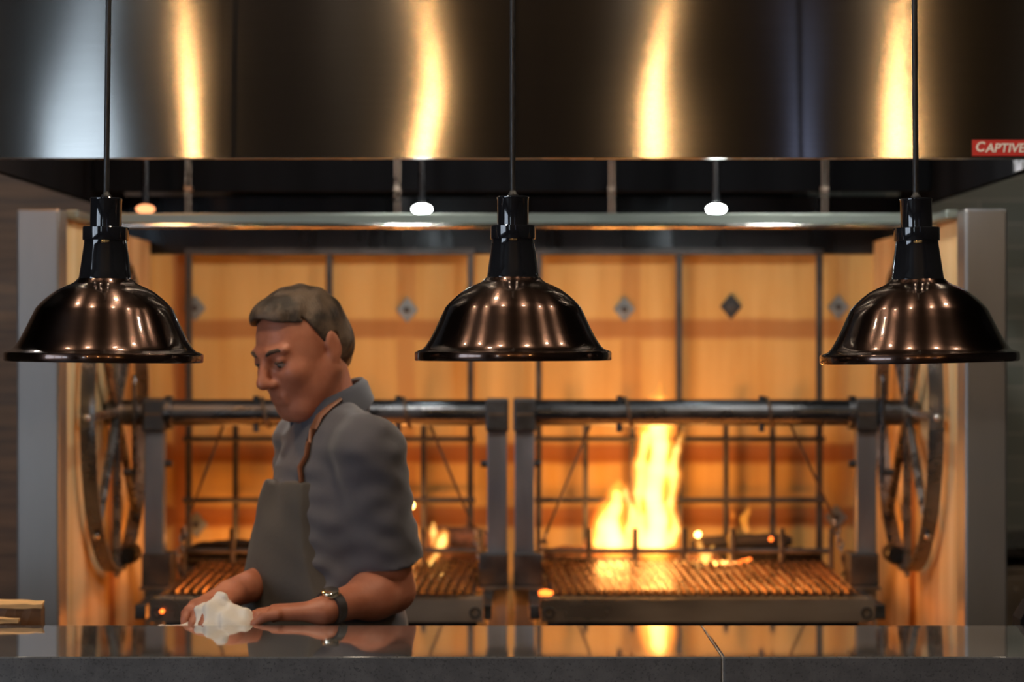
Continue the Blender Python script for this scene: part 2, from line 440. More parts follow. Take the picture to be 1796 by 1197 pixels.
# diamond anchors on the back wall
def anchor(px, py, dark, label, s=.040):
    c = P(px, py, HY-.004); dy = .004
    t = thing('anchor_plate', label, 'anchor plate', c, 'diamond anchor plates on the hearth back wall')
    bm = B(); loft_prism(bm, [c+Vector((s*.85,-dy,0)), c+Vector((0,-dy,s)), c+Vector((-s*.85,-dy,0)), c+Vector((0,-dy,-s))], (0,.008,0))
    obj('plate', bm, M['anchor_dark' if dark else 'anchor'], t, bevel=.002)
    obj('bolt', cyl(B(), c+Vector((0,-.014,0)), c+Vector((0,-.003,0)), .011, 6), M['black_steel'], t, bevel=.002)
anchor(342, 541, False, 'blue grey diamond plate behind the leftmost frame bar, upper row')
anchor(714, 544, False, 'blue grey diamond plate between the man and the middle lamp')
anchor(1095, 543, False, 'blue grey diamond plate just right of the middle lamp')
anchor(1282, 538, True, 'black diamond plate, the darkest, on the right wall panel')
anchor(1470, 539, False, 'blue grey diamond plate half behind the right lamp shade')
anchor(345, 921, False, 'blue grey diamond plate low on the left near the chain')
anchor(1466, 908, False, 'dull diamond plate low on the right behind the chain')

# ================================================================== GRILLS
WY = 6.2
def grill(sx):
    side = 'left' if sx < 0 else 'right'
    FX = lambda px, Y: (PX(px, Y) if sx > 0 else -PX(px, Y) if False else PX(px, Y))
    # pixel columns of the right unit; the left unit has its own
    if sx > 0: posts = (920, 1517.5); fr = (945, 1437); inner = -1
    else: posts = (872, 272.5); fr = (825, 331); inner = 1
    w = .027
    loc = ((PX(posts[0],WY)+PX(posts[1],WY))/2, 6.5, 0)
    t = thing('fire_grill', 'black steel %s grill stand with posts, back grid and fire rail' % side, 'grill', loc, 'wood fire grills')
    zc = PZ(724,WY)
    for i, px in enumerate(posts):
        x = PX(px,WY); d = (1 if sx > 0 else -1)*(1 if i == 0 else -1)     # towards the grate
        ps = obj('post', box(B(), (x-w,WY-w,0), (x+w,WY+w,PZ(757,WY))), M['blue_steel'], t, bevel=.003)
        bm = box(B(), (x-w-.004,WY-.042,PZ(757,WY)), (x+w+.004,WY+.042,PZ(699,WY)))
        obj('pipe_saddle', bm, M['black_steel'], ps, bevel=.006)
        obj('saddle_slot', box(B(), (x-w+.004,WY-.0445,PZ(728,WY)), (x+w-.004,WY-.040,PZ(724,WY))), M['cable'], ps)
        xa, xb = sorted((x-d*(w+.003), x+d*(w+.022)))
        obj('guide_sleeve', box(B(), (xa,WY-.048,PZ(1030,WY-.048)), (xb,WY+.048,PZ(972,WY-.048))), M['black_steel'], ps, bevel=.004)
        obj('sleeve_flange', box(B(), (xa-.004,WY-.054,PZ(1036,WY-.05)), (xb+.004,WY+.05,PZ(1030,WY-.05))), M['trough'], ps, bevel=.002)
        zb = PZ(814,WY)
        obj('stud', cyl(B(), (x+d*w,WY,zb), (x+d*(w+.018),WY,zb), .010, 12), M['black_steel'], ps, smooth=True)
        obj('arm', box(B(), (x+d*.024-.014,5.80,.862), (x+d*.024+.014,WY-.03,.90)), M['black_steel'], t, bevel=.003)
    # back grid standing just before the wall
    GY = 6.93
    X = [PX(fr[0]+(fr[1]-fr[0])*k/6, GY) for k in range(7)]
    zt_ = PZ(442,GY); zb_ = PZ(968,GY)
    hb = B(); box(hb, (min(X)-.012,GY-.012,zt_-.010), (max(X)+.012,GY+.012,zt_+.010))
    fo = obj('back_frame', hb, M['black_steel'], t, bevel=.002)
    for k in range(7):
        top = zt_-.011 if k in (0, 3, 6) else 1.374
        hw = .0095 if k in (0, 3, 6) else .008
        obj('upright_bar', box(B(), (X[k]-hw,GY-.011,.86), (X[k]+hw,GY+.011,top)), M['black_steel'], t, bevel=.002)
    for py in (770, 877):
        z = PZ(py,GY); obj('cross_bar', cyl(B(), (min(X)-.015,GY-.018,z), (max(X)+.015,GY-.018,z), .0085, 10), M['black_steel'], t, smooth=True)
    # front fire rail with stubs
    RY = 6.48
    rp = [945, 1033, 1114, 1200, 1285, 1371, 1457] if sx > 0 else [322, 408, 493, 578, 663, 742, 842]
    z = PZ(967,RY); obj('fire_rail', cyl(B(), (PX(rp[0],RY),RY,z), (PX(rp[-1],RY)+.004,RY,z), .0085, 10), M['black_steel'], t, smooth=True)
    z2 = PZ(984,RY); obj('lower_rail', cyl(B(), (PX(rp[0],RY),RY+.02,z2), (PX(rp[2],RY),RY+.02,z2), .0065, 10), M['black_steel'], t, smooth=True)
    for px in rp:
        obj('rail_stub', cyl(B(), (PX(px,RY),RY-.004,.9), (PX(px,RY),RY-.004,PZ(927,RY)), .0085, 10), M['black_steel'], t, smooth=True)
    obj('fire_pan', box(B(), (PX(rp[0],RY)-.01,6.42,.86), (PX(rp[-1],RY)+.01,6.91,.90)), M['black_steel'], t, bevel=.004)

    # ---------------- winch shaft with hand wheel
    wx = sx*1.077; r = .432
    t = thing('winch_shaft', 'dark steel lifting pipe with spoked hand wheel, %s grill' % side, 'winch', (wx,WY,zc), 'winch shafts with hand wheels')
    xa = PX(936 if sx > 0 else 857, WY); xb = PX(1494 if sx > 0 else 296, WY)
    pin_px = ((1086,), (1335,)) if sx > 0 else ((450,), (699,))
    obj('pipe', cyl(B(), (PX(posts[0],WY)+sx*.0,WY,zc), (wx-sx*.02,WY,zc), .0355, 32), M['pipe_steel'], t, smooth=True)
    for px in ((1491, 1496) if sx > 0 else (299, 294)):
        obj('collar', cyl(B(), (PX(px,WY)-.006,WY,zc), (PX(px,WY)+.006,WY,zc), .046, 32), M['pipe_steel'], t, smooth=True, bevel=.002)
    for (px,) in pin_px:
        x = PX(px,WY)
        obj('cable_pin', tube(B(), [(x,WY-.012,zc-.052),(x,WY-.012,zc+.046)], .0085, 10), M['black_steel'], t, smooth=True)
        lean = .016 if px in (1086, 450) else -.016
        if px in (450, 1086): lean = -.018
        pts = []
        for k in range(15):
            a = -2.2+4.4*k/14
            pts.append((x-lean*1.4+lean*(k/14-.5)*1.6, WY-.039*math.cos(a), zc-.039*math.sin(a)*-1))
        obj('cable_wrap', tube(B(), pts, .005, 8), M['cable'], t, smooth=True)
    whl = obj('wheel', lathe(B(), [(r-.012,-.019),(r,-.019),(r,.019),(r-.012,.019),(r-.012,-.019)], 96, Matrix.Translation((wx,WY,zc)) @ Matrix.Rotation(PI/2, 4, 'Y')), M['wheel_steel'], t, smooth=True)
    obj('hub', cyl(B(), (wx-sx*.05,WY,zc), (wx+sx*.03,WY,zc), .033, 28), M['wheel_steel'], whl, smooth=True, bevel=.004)
    for k in range(8):
        a = k*PI/4
        d = Vector((0, -math.cos(a), math.sin(a)))
        c = Vector((wx,WY,zc))
        bm = tube(B(), [c+d*.03, c+d*(r-.008)], .0125, 6)
        obj('spoke', bm, M['wheel_steel'], whl)
        bb = cyl(B(), c+d*(r-.001), c+d*(r+.008), .010, 12); ball(bb, c+d*(r+.008), .0095, n=10)
        obj('rim_bolt', bb, M['bright_steel'], whl, smooth=True)
    a = math.radians(-78); d = Vector((0, math.cos(a), math.sin(a))); c = Vector((wx,WY,zc))+d*(r-.03)
    c.x -= sx*.022
    bm = lathe(B(), [(0,-.045),(.022,-.045),(.027,-.038),(.027,.03),(.022,.04),(0,.04)], 28, Matrix.Translation(c) @ Matrix.Rotation(PI/2, 4, 'X'))
    obj('hand_grip', bm, M['black_steel'], whl, smooth=True)
    # pawl plate between saddle and wheel
    px0 = PX(1536 if sx > 0 else 247, WY)
    bm = B(); q = [(0,0)]
    poly = [(-.012,-.19),(.012,-.19),(.016,.02),(.024,.055),(.020,.09),(.008,.105),(-.006,.10),(-.016,.08),(-.012,.03)]
    loft_prism(bm, [Vector((px0+sx*(.004), WY-.05+u*.9, zc+v)) for u, v in poly], (sx*.010,0,0))
    obj('pawl', bm, M['pipe_steel'], t, bevel=.002)
    cn = Vector((px0+sx*.004,WY-.05,zc-.16))
    obj('pawl_knob', cyl(B(), cn, cn+Vector((sx*.035,0,0)), .009, 12), M['black_steel'], t, smooth=True)

    # ---------------- grate
    xf0, xf1 = (.111, .868) if sx > 0 else (-.868, -.111)
    y0, y1, z0, z1 = 5.75, 6.35, .929, .947
    t = thing('grill_grate', 'steel grate of V shaped bars with front drip trough, %s grill' % side, 'grate', ((xf0+xf1)/2,5.75,.87), 'grill grates over the fire')
    n = 33
    for k in range(n):
        f = (k+.5)/n; xx = xf0+(xf1-xf0)*f; xk = xx-.034*(1-f if sx > 0 else f)*(1 if sx > 0 else -1)
        hw, dp, th = .0080, .015, .0022
        prof = [(-hw,dp),(-hw+th,dp),(0,th*1.2),(hw-th,dp),(hw,dp),(.0012,-.0012),(-.0012,-.0012)]
        bm = B(); A = [bm.verts.new((xx+u,y0,z0+v)) for u, v in prof]; C_ = [bm.verts.new((xk+u,y1,z1+v)) for u, v in prof]; m_ = len(prof)
        for i in range(m_): bm.faces.new((A[i], A[(i+1) % m_], C_[(i+1) % m_], C_[i]))
        bm.faces.new(A[::-1]); bm.faces.new(C_)
        obj('grate_bar', bm, M['grate'], t)
    TY = 5.72
    xl, xr = (.0746, .906) if sx > 0 else (-.906, -.0746)
    bm = B()
    sec = [(5.70,.925),(5.70,.868),(5.77,.862),(5.782,.925),(5.779,.925),(5.767,.866),(5.7035,.872),(5.7035,.925)]
    loft_prism(bm, [Vector((xl,y,z)) for y, z in sec], (xr-xl,0,0))
    tr = obj('drip_trough', bm, M['trough'], t)
    for x in (xl-.003, xr):
        obj('end_cap', box(B(), (x,5.699,.860), (x+.003,5.785,.929)), M['trough'], tr)
    for x in (xl+.018, xr-.018):
        bm = lathe(B(), [(.010,0),(.014,0),(.014,.006),(.010,.006),(.010,0)], 20, Matrix.Translation((x,5.70,.892)) @ Matrix.Rotation(PI/2, 4, 'X'))
        obj('hook_eye', bm, M['black_steel'], tr, smooth=True)
    for x in (xf0-.016, xf1+.004):
        obj('side_rail', box(B(), (x,5.78,.905), (x+.012,6.36,.925)), M['black_steel'], t, bevel=.002)
    obj('under_bar', box(B(), (xf0-.016,5.79,.912), (xf1+.016,5.80,.9275)), M['black_steel'], t)
    obj('under_bar', box(B(), (xf0-.034,6.33,.925), (xf1+.016,6.345,.9455)), M['black_steel'], t)

    # ---------------- lifting cables and chains
    cabs = [((1012,806),(957,938)), ((1385,742),(1463,912))] if sx > 0 else [((392,745),(325,925)), ((752,745),(832,930))]
    names = (('beside the tall fire', 'right of the fires') if sx > 0 else ('left of the man', 'right of the man'))
    for i, (a, b) in enumerate(cabs):
        dx = (b[0]-a[0]); dyp = (b[1]-a[1])
        a0 = (a[0]-dx*(a[1]-747)/dyp, 747)
        A = P(a0[0], a0[1], WY); A.z += .004; Bq = P(b[0], b[1], 6.28)
        o = obj('lift_cable', tube(B(), [A+Vector((0,.02,0)), (A+Bq)/2, Bq], .0038, 8), M['cable'], None, smooth=True, loc=Bq)
        tag(o, 'thin dark lifting cable slanting '+names[i], 'cable', 'lifting cables of the grills')
        t = thing('lift_chain', 'short chain at the lower end of the cable '+names[i], 'chain', Bq, 'chains at the cable ends')
        end = P(b[0]+(14 if dx > 0 else -14), b[1]+62, 6.25); nl = 5
        for k in range(nl):
            c = Bq+(end-Bq)*((k+.5)/nl); d = (end-Bq).normalized(); s, u = frame_of(d)
            if k % 2: s = u
            L, W = .014, .008
            pts = [c+d*(L*math.cos(q))+s*(W*math.sin(q)) for q in [2*PI*j/14 for j in range(14)]]
            obj('link', tube(B(), pts, .0034, 6, closed=True), M['chain'], t, smooth=True)
        obj('hook', tube(B(), [end, end+Vector((.004,0,-.02)), end+Vector((.012,0,-.04)), end+Vector((.0,0,-.055))], .006, 8), M['black_steel'], t, smooth=True)
grill(-1); grill(1)

# ================================================================== LOGS, EMBERS, FLAMES
def log(px, py, Y, L, r, ang, m, label, tilt=0):
    c = P(px, py, Y); c.z = max(c.z, .90+r*.9)
    d = Vector((math.cos(ang)*math.cos(tilt), math.sin(ang)*math.cos(tilt), math.sin(tilt)))
    bm = B(); N = 14; rings = []; s, u = frame_of(d); n = 14; rs = random.Random(int(px*7))
    for i in range(N+1):
        p = c+d*(L*(i/N-.5)); rr = r*(1-.5*(abs(i/N-.5)*2)**8)
        rings.append([bm.verts.new(p+(s*math.cos(2*PI*k/n)+u*math.sin(2*PI*k/n)*.85)*rr*(1+rs.uniform(-.12,.12)+.1*math.sin(3*k+i*.4))) for k in range(n)])
    for i in range(N):
        for k in range(n): bm.faces.new((rings[i][k], rings[i][(k+1) % n], rings[i+1][(k+1) % n], rings[i+1][k]))
    bm.faces.new(rings[0][::-1]); bm.faces.new(rings[-1])
    return tag(obj('fire_log', bm, m, None, smooth=True, loc=c), label, 'log', 'logs burning behind the grates')
log(1020, 978, 6.62, .22, .036, .2, M['ash_log'], 'scorched brown log at the left foot of the fire')
log(1110, 985, 6.70, .34, .042, -.1, M['char'], 'charred log under the tall flame')
log(1330, 985, 6.66, .36, .038, .08, M['char'], 'long black charred log right of the fire')
log(1300, 952, 6.74, .30, .026, -.12, M['char'], 'thin black log lying on top, right of the fire', .05)
log(1225, 992, 6.60, .16, .030, .5, M['ash_log'], 'short ashy log beside the small flame')
log(420, 985, 6.66, .30, .050, .1, M['char'], 'thick black log behind the left rail, beside the man')
log(780, 990, 6.66, .26, .040, -.15, M['ash_log'], 'red brown log behind the man, under small flames')
log(800, 948, 6.76, .20, .044, .2, M['ash_log'], 'upper red brown log right of the man')
M['ember'] = emit('ember_glow', (1.0,.16,.02), 5.0)
M['spark'] = emit('spark_glow', (1.0,.55,.14), 14.0)
def ember(px, py, Y, sx_, sz, label, m='ember', ang=0.):
    c = P(px, py, Y); bm = B(); bmesh.ops.create_icosphere(bm, subdivisions=2, radius=1)
    rs = random.Random(int(px))
    for v in bm.verts: v.co *= 1+rs.uniform(-.2,.2)
    bmesh.ops.transform(bm, matrix=Matrix.Translation(c) @ Matrix.Rotation(ang, 4, 'Y') @ Matrix.Diagonal((sx_,.012,sz,1)), verts=bm.verts)
    tag(obj('ember', bm, M[m], None, smooth=True, loc=c), label, 'ember', 'glowing embers')
ember(1075, 992, 6.56, .040, .007, 'long glowing orange ember below the left flame', ang=-.08)
ember(1300, 987, 6.62, .030, .008, 'dull red ember on the black log right of the fire', ang=-.3)
ember(1352, 946, 6.70, .006, .006, 'tiny red ember on the thin top log')
ember(1224, 938, 6.60, .009, .009, 'round bright spark right of the tall flame', 'spark')
ember(722, 887, 6.6, .008, .010, "spark just behind the man's back", 'spark')
ember(770, 1008, 6.58, .014, .008, 'orange ember low behind the man', 'spark')
ember(958, 1042, 5.80, .020, .010, "red glow at the right grate's left end", 'ember')
ember(284, 1073, 5.69, .005, .005, 'small red glow on the left trough end')

M['coals'] = None
def coal_bed(x0, x1, label):
    m, nt, p, out = nodes('glowing_coals')
    v = coords(nt); f = mrange(nt, noise(nt, v, 26, 4), .38, .66)
    nt.links.new(mixc(nt, f, (.02,.015,.012), (.25,.05,.01)), p.inputs['Base Color'])
    p.inputs['Emission Color'].default_value = (1,.27,.04,1)
    nt.links.new(mrange(nt, f, .1, 1, .8, 24.0), p.inputs['Emission Strength'])
    bm = B(); nx, ny = 60, 34; rs = random.Random(11); g = []
    for i in range(nx+1):
        g.append([bm.verts.new((x0+(x1-x0)*i/nx, 5.86+.50*j/ny, .79+.018*rs.random()+.012*math.sin(i*1.3)*math.cos(j*1.1))) for j in range(ny+1)])
    for i in range(nx):
        for j in range(ny): bm.faces.new((g[i][j], g[i+1][j], g[i+1][j+1], g[i][j+1]))
    tag(obj('coal_bed', bm, m, None, smooth=True, loc=((x0+x1)/2,6.1,.79)), label, 'coals', None, 'stuff')
coal_bed(-.86, -.12, 'glowing coals under the left grate'); coal_bed(.12, .86, 'glowing coals under the right grate')
for xx, lab in ((-.49,'left'), (.49,'right')):
    t = thing('coal_tray', 'dark steel coal tray under the %s grate' % lab, 'tray', (xx,6.1,0))
    obj('tray_floor', box(B(), (xx-.40,5.84,.75), (xx+.40,6.38,.77)), M['black_steel'], t)
    obj('tray_front', box(B(), (xx-.40,5.835,.77), (xx+.40,5.845,.864)), M['black_steel'], t)
    for dx in (-.37, .37):
        for y in (5.88, 6.34): obj('leg', box(B(), (xx+dx-.015,y-.015,0), (xx+dx+.015,y+.015,.75)), M['black_steel'], t)
M['fl_out'] = vol_emit('flame_outer', (1.0,.22,.02), 9.)
M['fl_mid'] = vol_emit('flame_mid', (1.0,.42,.05), 19.)
M['fl_core'] = vol_emit('flame_core', (1.0,.68,.20), 50.)
def flame(label, tongues, Y, seed, core=True, scale=1., dim=1.):
    """tongues: list of (list of (px,py,r px)) chains rising"""
    def build(shr, cutf, amp, name):
        pts = [P(p[0], p[1], Y) for tg in tongues for p in tg]; rm = max(p[2] for tg in tongues for p in tg)*Y/F
        lo = [min(p[i] for p in pts)-rm-.03 for i in range(3)]; hi = [max(p[i] for p in pts)+rm+.03 for i in range(3)]
        f = Field(lo, hi, .0045)
        x, y, z = f.grid()
        for tg in tongues:
            m = max(2, int(len(tg)*cutf+.5)); tg = tg[:m]
            for a, b in zip(tg, tg[1:]):
                f.cap(P(a[0],a[1],Y), P(b[0],b[1],Y), max(a[2]*Y/F*shr, .002), max(b[2]*Y/F*shr, .0015), k=.012)
        s = seed
        n = np.sin(70*x+22*z+s)*np.sin(64*y+1.7*s)+.6*np.sin(120*x-60*z+2.1*s+40*y)+.7*np.sin(38*z+55*x+.7*s)
        f.v = f.v+(amp*n).astype(np.float32)
        return f.mesh(name)
    c = P(*tongues[0][0][:2], Y)
    t = thing('flame', label, 'flame', c, 'flames of the wood fires')
    link('flame_body', build(1.0, 1, .004, 'flame_body'), M['fl_out'], t)
    link('flame_heart', build(.74, .95, .0035, 'flame_heart'), M['fl_mid'], t)
    if core: link('flame_core', build(.46, .85, .003, 'flame_core'), M['fl_core'], t)
    return t
flame('broad low white yellow flame left of the tall one', [
    [(1075,950,44),(1072,925,36),(1076,895,28),(1080,868,17),(1088,848,7)],
    [(1050,952,26),(1056,925,18),(1062,900,10),(1064,882,5)],
    [(1100,955,22),(1105,930,18),(1110,900,10),(1098,860,5),(1104,838,3)]], 6.58, 1.3)
flame('tallest yellow flame, rising behind the lifting pipe', [
    [(1150,952,46),(1152,915,38),(1146,870,33),(1152,825,33),(1158,785,30),(1154,745,33),(1153,722,29),(1158,700,6),(1160,668,2.5)],
    [(1128,952,28),(1122,910,18),(1120,865,16),(1126,815,18),(1132,765,16),(1134,728,7)],
    [(1176,950,20),(1186,930,12),(1176,880,14),(1180,830,16),(1186,790,12),(1192,768,6),(1196,752,3)]], 6.62, 4.1)
flame('small yellow flame over the grate right of the tall flame', [
    [(1236,985,12),(1232,968,12),(1226,950,6),(1220,932,3)], [(1240,980,8),(1246,966,5),(1250,958,3)]], 6.5, 2.2)
flame('thin upright orange flame beside the rail stub', [
    [(1278,1000,5),(1279,970,6),(1280,945,5),(1284,922,3)]], 6.55, 3.3, core=False)
flame('faint orange wisp of flame above the black logs', [
    [(1308,930,7),(1303,910,6),(1312,898,4),(1316,886,2)], [(1280,925,5),(1286,905,4),(1282,890,2)]], 6.6, 5.7, core=False)
flame('yellow flame licking up just right of the man', [
    [(752,1000,8),(756,988,12),(766,970,8),(776,950,13),(780,938,9),(776,926,4)], [(758,958,8),(761,935,8),(760,918,3)]], 6.6, 6.1)
flame('small orange flame half hidden by the man', [
    [(738,1002,9),(737,985,8),(736,965,4)]], 6.6, 7.7, core=False)
flame('tiny orange flame tip just left of the man\'s chest', [
    [(458,962,6),(459,950,5),(458,935,2)]], 6.6, 8.7, core=False)

def point(name, loc, col, power, r):
    l = bpy.data.lights.new(name, 'POINT'); l.color = col; l.energy = power; l.shadow_soft_size = r
    o = bpy.data.objects.new(name, l); COL.objects.link(o); o.location = loc; return o
FIRE = (1.0,.36,.08)
point('fire_light', P(1152,880,6.62), FIRE, 5, .05)
point('fire_light', P(1075,925,6.58), FIRE, 4, .05)
point('fire_light', P(1240,985,6.56), FIRE, 1.5, .03)
point('fire_light', P(700,960,6.62), FIRE, 4, .05)
point('fire_light', P(400,972,6.80), FIRE, 2.0, .05)

# ================================================================== HOOD
hy = 4.95; hz = PZ(277,hy); hx = 1.20
hood = thing('extractor_hood', 'large brushed stainless extractor hood spanning above the hearth', 'hood', (0,5.9,hz))
fp = B(); 
nx, nz = 40, 12
box(fp, (-hx-.02,hy,hz), (hx+.02,hy+.012,3.0))
obj('front_panel', fp, M['hood'], hood)
obj('front_lip', box(B(), (-hx-.02,hy+.012,hz), (hx+.02,hy+.05,hz+.012)), M['plenum'], hood)
for sx in (-1, 1):
    sp = obj('side_panel', box(B(), (sx*hx-(0 if sx > 0 else .02),hy+.05,hz), (sx*hx+(.02 if sx > 0 else 0),7.05,3.0)), M['filter'], hood)
    if sx < 0: continue
    bm = box(B(), (sx*hx-(.004 if sx > 0 else 0),hy+.05,hz+.004), (sx*hx+(0 if sx > 0 else .004),5.43,2.6))
    obj('window_sheen_sheet', bm, M['window_sheen'], sp)  # bluish window light on the side panel, put in as a paler sheet
obj('top_panel', box(B(), (-hx,hy+.012,2.98), (hx,7.05,3.0)), M['plenum'], hood)
bx = [-hx, PX(330,6.5), PX(697,6.5), PX(1073,6.5), PX(1447,6.5), hx]
for a, b in zip(bx, bx[1:]):
    obj('filter_panel', box(B(), (a+.004,6.5,2.0), (b-.004,6.53,2.98)), M['filter'], hood, bevel=.003)
for px in (330, 697, 1073, 1447):
    x = PX(px, 6.46)
    r_ = obj('hanger_strap', B() if False else (lambda b: (cyl(b, (x-.006,6.46,PZ(385,6.46)), (x-.006,6.46,2.6), .0022, 8), cyl(b, (x+.006,6.46,PZ(378,6.46)), (x+.006,6.46,2.6), .0022, 8), box(b, (x-.009,6.455,2.0), (x+.009,6.50,2.012)), b)[-1])(B()), M['trough'], hood, smooth=True)
# lamps under the hood
M['hood_lamp'] = emit('hood_lamp_glow', (.90,1.0,.97), 62.0)
M['hood_lamp_warm'] = emit('hood_lamp_warm', (1.0,.36,.15), 2.2)
for px, m in ((740,'hood_lamp'), (1256,'hood_lamp'), (255,'hood_lamp_warm')):
    c = P(px, 367, 6.12)
    s_ = obj('lamp_socket', cyl(B(), c+Vector((0,0,.018)), c+Vector((0,0,.6)), .010, 10), M['plenum'], hood, smooth=True)
    obj('lamp_globe', ball(B(), c, .026, (1,1,.5), 24), M[m], s_, smooth=True)
M['canopy_lamp'] = emit('canopy_lamp_glow', (1.0,.94,.83), 235.0)
M['canopy_lamp_warm'] = emit('canopy_lamp_warm', (1.0,.46,.18), 120.0)
for x, m in ((-1.0,'canopy_lamp_warm'), (-.31,'canopy_lamp'), (.77,'canopy_lamp')):
    c = Vector((x,5.28,2.36))
    s_ = obj('lamp_socket', cyl(B(), c+Vector((0,0,.05)), c+Vector((0,0,.63)), .016, 12), M['plenum'], hood, smooth=True)
    obj('lamp_globe', ball(B(), c, .05, (1,1,1.1), 24), M[m], s_, smooth=True)
# badge
by = hy-.0015
bg = obj('brand_sticker', box(B(), (PX(1705,by),by,PZ(273.5,by)), (PX(1830,by),by+.0025,PZ(245.5,by))), M['sticker'], hood)
def lettering(txt, px0, px1, pyb, pyt):
    cu = bpy.data.curves.new('lettering', 'FONT'); cu.body = txt; cu.size = 1; cu.shear = .18; cu.offset = .018; cu.extrude = .01
    o = bpy.data.objects.new('tmp', cu); COL.objects.link(o)
    bpy.context.view_layer.update()
    me = bpy.data.meshes.new_from_object(o.evaluated_get(bpy.context.evaluated_depsgraph_get()))
    bpy.data.objects.remove(o)
    co = np.array([v.co for v in me.vertices]); lo, hi = co.min(0), co.max(0)
    a = P(px0, pyb, by); b = P(px1, pyt, by)
    for v in me.vertices:
        u = (v.co.x-lo[0])/(hi[0]-lo[0]); w = (v.co.y-lo[1])/(hi[1]-lo[1]); e = (v.co.z-lo[2])/(hi[2]-lo[2]+1e-9)
        v.co = (a.x+(b.x-a.x)*u, by-.0012*e, a.z+(b.z-a.z)*w)
    link('lettering', me, M['letter'], bg)
lettering('C', 1712, 1728, 266, 248.5)
lettering('APTIVE', 1727.5, 1799, 267.5, 251.5)

# ================================================================== COUNTER
ctz = 1.030; CY0, CY1 = 3.91, 4.342
for a, b, lab in ((-2.6, .3610, 'long grey quartz counter slab left of the joint'), (.3632, 2.6, 'grey quartz counter slab right of the joint')):
    tag(obj('counter_slab', box(B(), (a,CY0,ctz-.11), (b,CY1,ctz)), M['quartz'], None, bevel=.003, loc=((a+b)/2,4.12,ctz-.11)), lab, 'counter', 'quartz counter slabs')
for o_ in bpy.data.objects:
    if o_.name == 'counter_slab':
        M['glint_strip'] = mat('joint_glint_strip', (.55,.53,.48), .3, 0, 20, .1)  # pale tone stands in for the glint along the joint
        obj('joint_glint_strip', box(B(), (.3610,CY0+.002,ctz-.108), (.3632,CY1-.002,ctz-.0004)), M['glint_strip'], o_)
tag(obj('counter_base', box(B(), (-2.6,3.99,0), (2.6,4.32,ctz-.11)), M['room_wall'], None, loc=(0,4.15,0)), 'dark base under the quartz counter', 'counter base')
t = thing('prep_ledge', 'low stainless ledge along the kitchen side of the counter', 'ledge', (0,4.43,0))
obj('ledge_top', box(B(), (-2.6,4.347,.983), (2.6,4.51,1.003)), M['stainless'], t, bevel=.003)
for x in (-2.5, -1.3, .3, 1.4, 2.5):
    obj('ledge_leg', box(B(), (x-.02,4.35,0), (x+.02,4.39,.983)), M['stainless'], t)
# firewood at the far left
def split_log(x, y, z, L, h, dep, label, seed):
    rs = random.Random(seed); t = thing('firewood_piece', label, 'firewood', (x,y,z), 'split firewood on the ledge')
    bm = B(); N = 10; rings = []
    for i in range(N+1):
        xx = x-L/2+L*i/N; j = lambda: rs.uniform(-.003,.003)
        w = dep*(1-.25*(i/N)**6)
        rings.append([bm.verts.new(p) for p in ((xx,y-w/2+j(),z),(xx,y-w/2+j(),z+h*.8+j()),(xx,y,z+h+j()-.006*(i/N)),(xx,y+w/2+j(),z+h*.75+j()),(xx,y+w/2,z))])
    for i in range(N):
        for k in range(5): bm.faces.new((rings[i][k], rings[i][(k+1) % 5], rings[i+1][(k+1) % 5], rings[i+1][k]))
    bm.faces.new(rings[0][::-1]); bm.faces.new(rings[-1])
    obj('bark', bm, M['firewood'], t)
    bm = B(); rings = []
    for i in range(N+1):
        xx = x-L/2+L*i/N*1.02; e = rs.uniform(0,.002)
        rings.append([bm.verts.new(p) for p in ((xx,y-dep*.52,z+h*.80-e),(xx,y-dep*.52,z+h*.80+.006+e),(xx,y,z+h+.005+e-.006*(i/N)),(xx,y,z+h-.003))])
    for i in range(N):
        for k in range(4): bm.faces.new((rings[i][k], rings[i][(k+1) % 4], rings[i+1][(k+1) % 4], rings[i+1][k]))
    bm.faces.new(rings[0][::-1]); bm.faces.new(rings[-1])
    obj('split_face', bm, M['split_wood'], t, label=None) if False else obj('split_face', bm, M['split_wood'], t)
split_log(PX(0,4.46), 4.477, 1.003, .162, .059, .049, 'split log with pale top edge at far left, taller and behind', 3)
split_log(PX(-18,4.41), 4.412, 1.003, .113, .032, .038, 'low split log in front of the taller one at far left', 5)
# right: back counter and dark steel scraper holder
t = thing('back_counter', 'beige metal back counter with dark top right of the hearth', 'cabinet', (1.9,7.0,0))
zk = PZ(978,6.7)
obj('cabinet_body', box(B(), (1.36,6.72,.05), (2.6,7.28,zk-.03)), M['cab_panel'], t, bevel=.004)
obj('worktop', box(B(), (1.34,6.70,zk-.0), (2.62,7.29,zk+.028)), M['dark_top'], t, bevel=.003)
obj('door_panel', box(B(), (1.40,6.708,.12), (1.95,6.72,zk-.06)), M['cab_panel'], t, bevel=.004)
obj('door_screw', cyl(B(), P(1783,1035,6.70)+Vector((0,.0,0)), P(1783,1035,6.70)+Vector((0,.01,0)), .006, 10), M['bright_steel'], t)
obj('plinth', box(B(), (1.38,6.76,0), (2.58,7.26,.05)), M['dark_top'], t)
bm = B(); a = P(1780,1100,4.45)
poly = [(0,0),(0,.030),(.006,.040),(.020,.062),(.07,.066),(.07,0)]
loft_prism(bm, [Vector((a.x+u,4.40,1.0035+v)) for u, v in poly], (0,.075,0))
tag(obj('knife_block', bm, M['soot'], None, bevel=.002, loc=(a.x+.03,4.44,1.0035)), 'small black block with sloping top at the far right counter edge', 'block')

